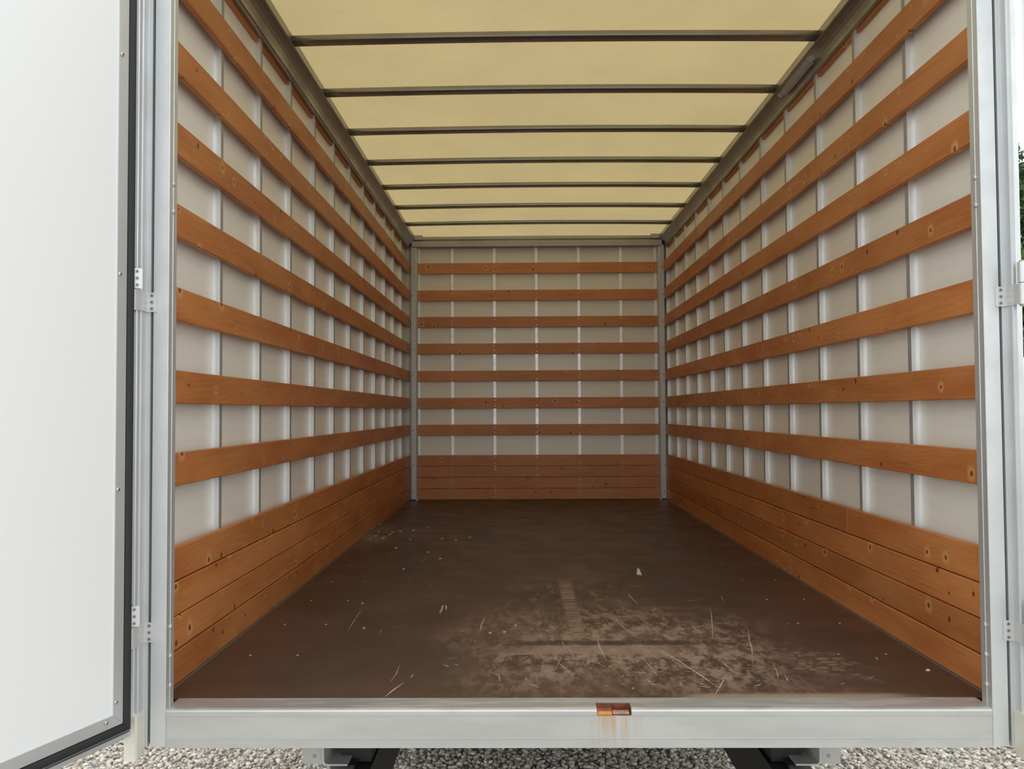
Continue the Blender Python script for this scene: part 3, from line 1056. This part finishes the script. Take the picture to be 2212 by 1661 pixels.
for s in (-1, 1):
    def X(x):
        return x if s < 0 else 2 * CX - x
    a, b = sorted((X(-0.605), X(-0.490)))
    # C-section main rail, seen from its end
    bm = bmesh.new()
    zt, zb = FZ - 0.305, FZ - 0.50
    w = 0.008
    for q in ((a, b, 2.72, 8.6, zt - w, zt), (a, b, 2.72, 8.6, zb, zb + w)):
        bbox(bm, q[0] - CX, q[1] - CX, q[2] - 2.75, q[3] - 2.75, q[4], q[5])
    xo = X(-0.490)
    q0, q1 = sorted((xo, xo + s * -0.008 * -1 if s < 0 else xo + 0.008))
    q0, q1 = (a, a + w) if s > 0 else (b - w, b)
    bbox(bm, q0 - CX, q1 - CX, 2.72 - 2.75, 8.6 - 2.75, zb + w, zt - w)
    finish('main_rail', bm, M['black'], chassis)
    # long subframe bearer on top of the rail
    ch('bearer', a + 0.012, b - 0.006, 2.80, 8.1, FZ - 0.302, FZ - 0.076, M['black'])
    # tube end beside the rail
    bm = bmesh.new()
    t0, t1 = sorted((X(-0.612), X(-0.545)))
    for q in ((t0, t1, 0.0, 0.05, FZ - 0.305, FZ - 0.297), (t0, t0 + .007, 0, .05, FZ - 0.37, FZ - 0.3055), (t1 - .007, t1, 0, .05, FZ - 0.37, FZ - 0.3055), (t0, t1, 0, .05, FZ - 0.377, FZ - 0.3705)):
        bbox(bm, q[0] - CX, q[1] - CX, -0.045 + q[2], -0.045 + q[3], q[4], q[5])
    finish('tube_end', bm, M['galv'], chassis)
    # grey bracket: upright plate with a rounded lip turned inward
    p0, p1 = sorted((X(-0.705), X(-0.640)))
    ch('bracket', p0, p1, 2.745, 2.751, FZ - 0.287, FZ - 0.108, M['bracket'])
    bm = bmesh.new()
    R = 0.016
    outer = [(-0.640, -0.108), (-0.640, -0.287 + R)]
    arc = [(-0.640 + R - R * math.cos(math.radians(k)), -0.287 + R - R * math.sin(math.radians(k))) for k in range(15, 91, 15)]
    outer += arc + [(-0.560, -0.287)]
    inner = [(-0.560, -0.2815)] + [(-0.634 + 0.011 - 0.011 * math.cos(math.radians(k)), -0.2815 + 0.011 - 0.011 * math.sin(math.radians(k))) for k in range(90, 14, -15)] + [(-0.634, -0.2705), (-0.634, -0.108)]
    prism(bm, [(X(x) - CX, FZ + z) for x, z in outer + inner], 'y', -0.02, 0.22)
    finish('bracket_channel', bm, M['bracket'], chassis)
    bm = bmesh.new()
    dome(bm, (X(-0.668) - CX, -0.0055, FZ - 0.262), 0.006, (0, -1, 0))
    finish('bolt', bm, M['galv'], chassis, smooth=True)
    # black plate behind the channel
    ch('web_plate', min(X(-0.634), X(-0.50)), max(X(-0.634), X(-0.50)), 2.86, 2.868, FZ - 0.30, FZ - 0.076, M['black'])
for y in (3.3, 4.4, 5.6, 6.8, 7.9):
    ch('cross_bearer', -1.08, 1.38, y, y + 0.06, FZ - 0.135, FZ - 0.0755, M['black'])
for x in (-0.88, 1.18):
    bm = bmesh.new()
    prof = [(0.20, -0.10), (0.27, -0.115), (0.36, -0.11), (0.385, -0.08), (0.385, 0.08), (0.36, 0.11), (0.27, 0.115), (0.20, 0.10)]
    NN = 28
    rg = [[bm.verts.new((p[1], p[0] * math.cos(2 * math.pi * i / NN), p[0] * math.sin(2 * math.pi * i / NN))) for p in prof] for i in range(NN)]
    for i in range(NN):
        for j in range(len(prof)):
            bm.faces.new((rg[i][j], rg[(i + 1) % NN][j], rg[(i + 1) % NN][(j + 1) % len(prof)], rg[i][(j + 1) % len(prof)]))
    wh = finish('wheel', bm, M['tyre'], chassis, (x - CX, 2.28, 0.412), smooth=True)
    bm = bmesh.new()
    cyl(bm, (-0.06, 0, 0), 0.205, 0.12, 'x', 24)
    finish('rim', bm, M['galv'], wh)
for x in (-0.88, 1.18):
    ch('shade_guard', x - 0.2, x + 0.2, 4.53, 5.56, 0.82, 0.832, M['black'])  # guard and flap are unseen, added to keep light off the gravel
    ch('shade_flap', x - 0.2, x + 0.2, 4.53, 4.542, 0.14, 0.82, M['black'])
for x in (-1.10, 1.388):
    ch('shade_skirt', x, x + 0.012, 3.75, 8.0, 0.50, FZ - 0.102, M['black'])  # unseen skirts, added to block side light under the box
ch('shade_bar', -0.98, 1.28, 2.66, 2.74, 0.44, 0.58, M['black'], 0.006)  # unseen bar and its arms, added to cut rear light on the gravel
for x in (-0.56, 0.84):
    ch('shade_bar_arm', x, x + 0.02, 2.742, 2.85, 0.46, 0.66, M['black'])
ch('axle', -0.88, 1.18, 4.99, 5.07, 0.372, 0.452, M['black'])

# ------------------------------------------------------------------ ground and gravel
bm = bmesh.new()
bbox(bm, -60, 60, -30, 90, -0.2, -0.004)
ground = tag(finish('ground', bm, M['ground']), 'pale gravel yard around the truck', 'ground', kind='structure')

rng = np.random.default_rng(5)
phi = (1 + 5 ** 0.5) / 2
ico = np.array([(-1, phi, 0), (1, phi, 0), (-1, -phi, 0), (1, -phi, 0), (0, -1, phi), (0, 1, phi), (0, -1, -phi), (0, 1, -phi), (phi, 0, -1), (phi, 0, 1), (-phi, 0, -1), (-phi, 0, 1)], float)
ico /= np.linalg.norm(ico[0])
icf = np.array([(0, 11, 5), (0, 5, 1), (0, 1, 7), (0, 7, 10), (0, 10, 11), (1, 5, 9), (5, 11, 4), (11, 10, 2), (10, 7, 6), (7, 1, 8), (3, 9, 4), (3, 4, 2), (3, 2, 6), (3, 6, 8), (3, 8, 9), (4, 9, 5), (2, 4, 11), (6, 2, 10), (8, 6, 7), (9, 8, 1)])
gx0, gx1, gy0, gy1 = -3.4, 3.8, 2.2, 5.75
NS = 84000
pos = np.stack([rng.uniform(gx0, gx1, NS), rng.uniform(gy0, gy1, NS), rng.uniform(-0.004, 0.012, NS)], 1)
size = rng.uniform(0.007, 0.0165, NS)[:, None] * np.stack([rng.uniform(0.8, 1.35, NS), rng.uniform(0.75, 1.1, NS), rng.uniform(0.45, 0.8, NS)], 1)
V = np.repeat(ico[None], NS, 0) * rng.uniform(0.78, 1.15, (NS, 12, 1))
V = V * size[:, None, :]
th = rng.uniform(0, 2 * np.pi, NS)
tl = rng.normal(0, 0.4, NS)
c, s_ = np.cos(tl)[:, None], np.sin(tl)[:, None]
x, y, z = V[..., 0], V[..., 1], V[..., 2]
y, z = y * c - z * s_, y * s_ + z * c
c, s_ = np.cos(th)[:, None], np.sin(th)[:, None]
x, y = x * c - y * s_, x * s_ + y * c
V = np.stack([x, y, z], -1) + pos[:, None, :]
Fc = (icf[None] + (np.arange(NS) * 12)[:, None, None]).reshape(-1, 3)
me = bpy.data.meshes.new('gravel')
me.vertices.add(NS * 12)
me.vertices.foreach_set('co', V.reshape(-1).astype(np.float32))
nf = len(Fc)
me.loops.add(nf * 3)
me.loops.foreach_set('vertex_index', Fc.reshape(-1).astype(np.int32))
me.polygons.add(nf)
me.polygons.foreach_set('loop_start', (np.arange(nf) * 3).astype(np.int32))
me.update(calc_edges=True)
me.materials.append(M['gravel'])
tag(link('gravel', me), 'loose pale gravel stones on the ground under the truck', 'gravel', kind='stuff')

# ------------------------------------------------------------------ litter on the load floor
def litter(name, pts2, th, mat, label, group=None):
    """flat flake from an outline of floor bearings"""
    P = [floor_pt(*p) for p in pts2]
    cx_ = sum(p[0] for p in P) / len(P)
    cy_ = sum(p[1] for p in P) / len(P)
    bm = bmesh.new()
    prism(bm, [(p[0] - cx_, p[1] - cy_) for p in P], 'z', 0, th)
    return tag(finish(name, bm, mat, None, (cx_, cy_, FZ + 0.0008)), label, 'litter', group)


litter('wood_shaving', [(949, 1325), (953, 1317), (955, 1309), (958, 1310), (957, 1317), (951, 1326)], 0.003, M['chip'], 'pale curved wood shaving on the bare brown floor, longer one of a pair')
litter('wood_chip', [(961, 1310), (965, 1309), (966, 1315), (963, 1319)], 0.003, M['chip'], 'short pale wood chip lying right next to the curved shaving')
litter('paper_scrap', [(1375, 1241), (1377, 1227), (1382, 1231), (1386, 1243)], 0.0015, M['paper'], 'triangular pale scrap in the middle of the dark floor')
litter('paper_scrap', [(2000, 1450), (2001, 1446), (2009, 1447), (2009, 1450)], 0.0015, M['paper'], 'tiny white scrap on the floor near the strip lamp side door post')
for px, py in ((925, 1193), (951, 1207), (872, 1230), (800, 1165), (830, 1160), (886, 1166), (924, 1139), (955, 1164), (985, 1167), (786, 1358), (1114, 1352), (1059, 1368), (1090, 1366), (820, 1133), (818, 1149), (827, 1163), (812, 1158), (848, 1150), (842, 1155), (865, 1148), (893, 1146), (855, 1184), (1015, 1161), (783, 1304)):
    w = 1.6 + ((px * 7 + py * 3) % 10) * 0.22
    litter('wood_chip', [(px - w, py + 1), (px - w * .6, py - 1.3), (px + w, py - 1), (px + w * .7, py + 1.3)], 0.003, M['chip'],
           'small pale wood chip scattered on the brown load floor', 'wood chips on the load floor')

# ------------------------------------------------------------------ surroundings: trees, hedge, parked van
def tree(loc, trunk_h, rad, height, nleaf, mat, label, name='tree', seed=1, cat='tree', ls=0.16):
    r = np.random.default_rng(seed)
    root = tag(empty(name, loc), label, cat, 'trees beyond the yard')
    bm = bmesh.new()
    cyl(bm, (0, 0, 0), 0.18, trunk_h + height * .45, 'z', 10, 0.06)
    for k in range(6):
        a = k * 1.1
        p0 = Vector((0, 0, trunk_h + height * 0.07 * k))
        p1 = p0 + Vector((math.cos(a) * rad * .6, math.sin(a) * rad * .6, height * .22))
        d = (p1 - p0)
        u = d.orthogonal().normalized()
        w = d.normalized().cross(u)
        A = [bm.verts.new(p0 + (u * math.cos(t) + w * math.sin(t)) * .06) for t in (0, 2.09, 4.19)]
        Bq = [bm.verts.new(p1 + (u * math.cos(t) + w * math.sin(t)) * .02) for t in (0, 2.09, 4.19)]
        for i in range(3):
            bm.faces.new((A[i], A[(i + 1) % 3], Bq[(i + 1) % 3], Bq[i]))
    finish('trunk', bm, M['bark'], root)
    # foliage: leaf quads in clumps
    nc = 60
    u = r.normal(size=(nc, 3))
    u /= np.linalg.norm(u, axis=1)[:, None]
    cc = u * (r.uniform(0.25, 1, (nc, 1)) ** (1 / 2)) * np.array([rad * .85, rad * .85, height * .42]) + np.array([0, 0, trunk_h + height * .5])
    ids = r.integers(0, nc, nleaf)
    ctr = cc[ids] + r.normal(0, 1, (nleaf, 3)) * rad * 0.15
    a = r.normal(size=(nleaf, 3))
    a /= np.linalg.norm(a, axis=1)[:, None]
    b = np.cross(a, r.normal(size=(nleaf, 3)))
    b /= np.linalg.norm(b, axis=1)[:, None]
    sz = r.uniform(0.5, 1.0, (nleaf, 1)) * ls
    q = np.stack([ctr - a * sz, ctr + b * sz * .45, ctr + a * sz, ctr - b * sz * .45], 1)
    m = bpy.data.meshes.new('foliage')
    m.vertices.add(nleaf * 4)
    m.vertices.foreach_set('co', q.reshape(-1).astype(np.float32))
    m.loops.add(nleaf * 4)
    m.loops.foreach_set('vertex_index', np.arange(nleaf * 4, dtype=np.int32))
    m.polygons.add(nleaf)
    m.polygons.foreach_set('loop_start', (np.arange(nleaf) * 4).astype(np.int32))
    m.update(calc_edges=True)
    m.materials.append(mat)
    link('foliage', m, root)
    return root


tree((15.2, 25.6, 0), 1.8, 2.7, 8.4, 15000, M['leaf'], 'tall dark green tree beyond the door post, nearest the sky', seed=2)
tree((11.5, 18.7, 0), 0.5, 1.8, 5.2, 14000, M['leaf_light'], 'lighter green bushy tree in front of the tall dark one', seed=4)
tree((20.8, 22.0, 0), 1.4, 2.4, 6.6, 9000, M['leaf'], 'dark green tree farthest from the truck box', seed=6)
tree((8.7, 14.6, 0), 0.1, 1.25, 3.1, 12000, M['leaf'], 'low dense dark shrub behind the parked white van', name='shrub', seed=8, cat='shrub')

van = tag(empty('parked_van', (8.9, 11.0, 0)), 'white panel van parked behind the truck, seen past the door post', 'van')
side = [(-2.75, 0.42), (-2.78, 1.0), (-2.70, 2.25), (-2.60, 2.41), (-2.35, 2.46), (1.05, 2.46), (1.45, 2.40), (2.10, 1.62), (2.85, 1.28), (2.98, 1.05), (3.0, 0.48), (2.6, 0.36), (-2.5, 0.36)]
bm = bmesh.new()
prism(bm, side, 'y', -0.98, 0.98)
bmesh.ops.bevel(bm, geom=[e for e in bm.edges if abs(e.verts[0].co.y - e.verts[1].co.y) < 1e-4], offset=0.07, segments=3, affect='EDGES')
finish('body', bm, M['van_white'], van, smooth=False)
for sgn in (-1, 1):
    bm = bmesh.new()
    prism(bm, [(0.98, 1.62), (0.98, 2.20), (1.42, 2.20), (1.88, 1.62)], 'y', sgn * 0.976, sgn * 0.986)
    finish('side_window', bm, M['van_glass'], van)
    bm = bmesh.new()
    bbox(bm, -2.3, 2.4, min(sgn * .97, sgn * 1.0), max(sgn * .97, sgn * 1.0), 0.78, 0.90, 0.008)
    finish('rub_strip', bm, M['van_plastic'], van)
    bm = bmesh.new()
    bbox(bm, 1.72, 1.84, min(sgn * 1.0, sgn * 1.2), max(sgn * 1.0, sgn * 1.2), 1.55, 1.90, 0.02)
    finish('mirror', bm, M['van_plastic'], van)
    for x in (-1.75, 1.95):
        bm = bmesh.new()
        cyl(bm, (x, sgn * 0.99 - (0.22 if sgn > 0 else 0), 0.36), 0.36, 0.22, 'y', 28)
        w = finish('wheel', bm, M['tyre'], van)
        bm = bmesh.new()
        cyl(bm, (x, sgn * 0.985, 0.36), 0.22, 0.012 * sgn, 'y', 20, 0.19)
        finish('hubcap', bm, M['galv'], w)
    bm = bmesh.new()
    bbox(bm, -2.80, -2.74, min(sgn * .82, sgn * .95), max(sgn * .82, sgn * .95), 1.05, 1.65, 0.01)
    finish('tail_lamp', bm, M['lamp_red'], van)
bm = bmesh.new()
prism(bm, [(1.50, 2.36), (1.512, 2.368), (2.122, 1.635), (2.11, 1.63)], 'y', -0.82, 0.82)
finish('windscreen', bm, M['van_glass'], van)
bm = bmesh.new()
bbox(bm, 2.94, 3.06, -0.95, 0.95, 0.38, 0.70, 0.03)
finish('bumper', bm, M['van_plastic'], van)
bm = bmesh.new()
bbox(bm, -2.88, -2.76, -0.95, 0.95, 0.38, 0.60, 0.03)
finish('rear_bumper', bm, M['van_plastic'], van)
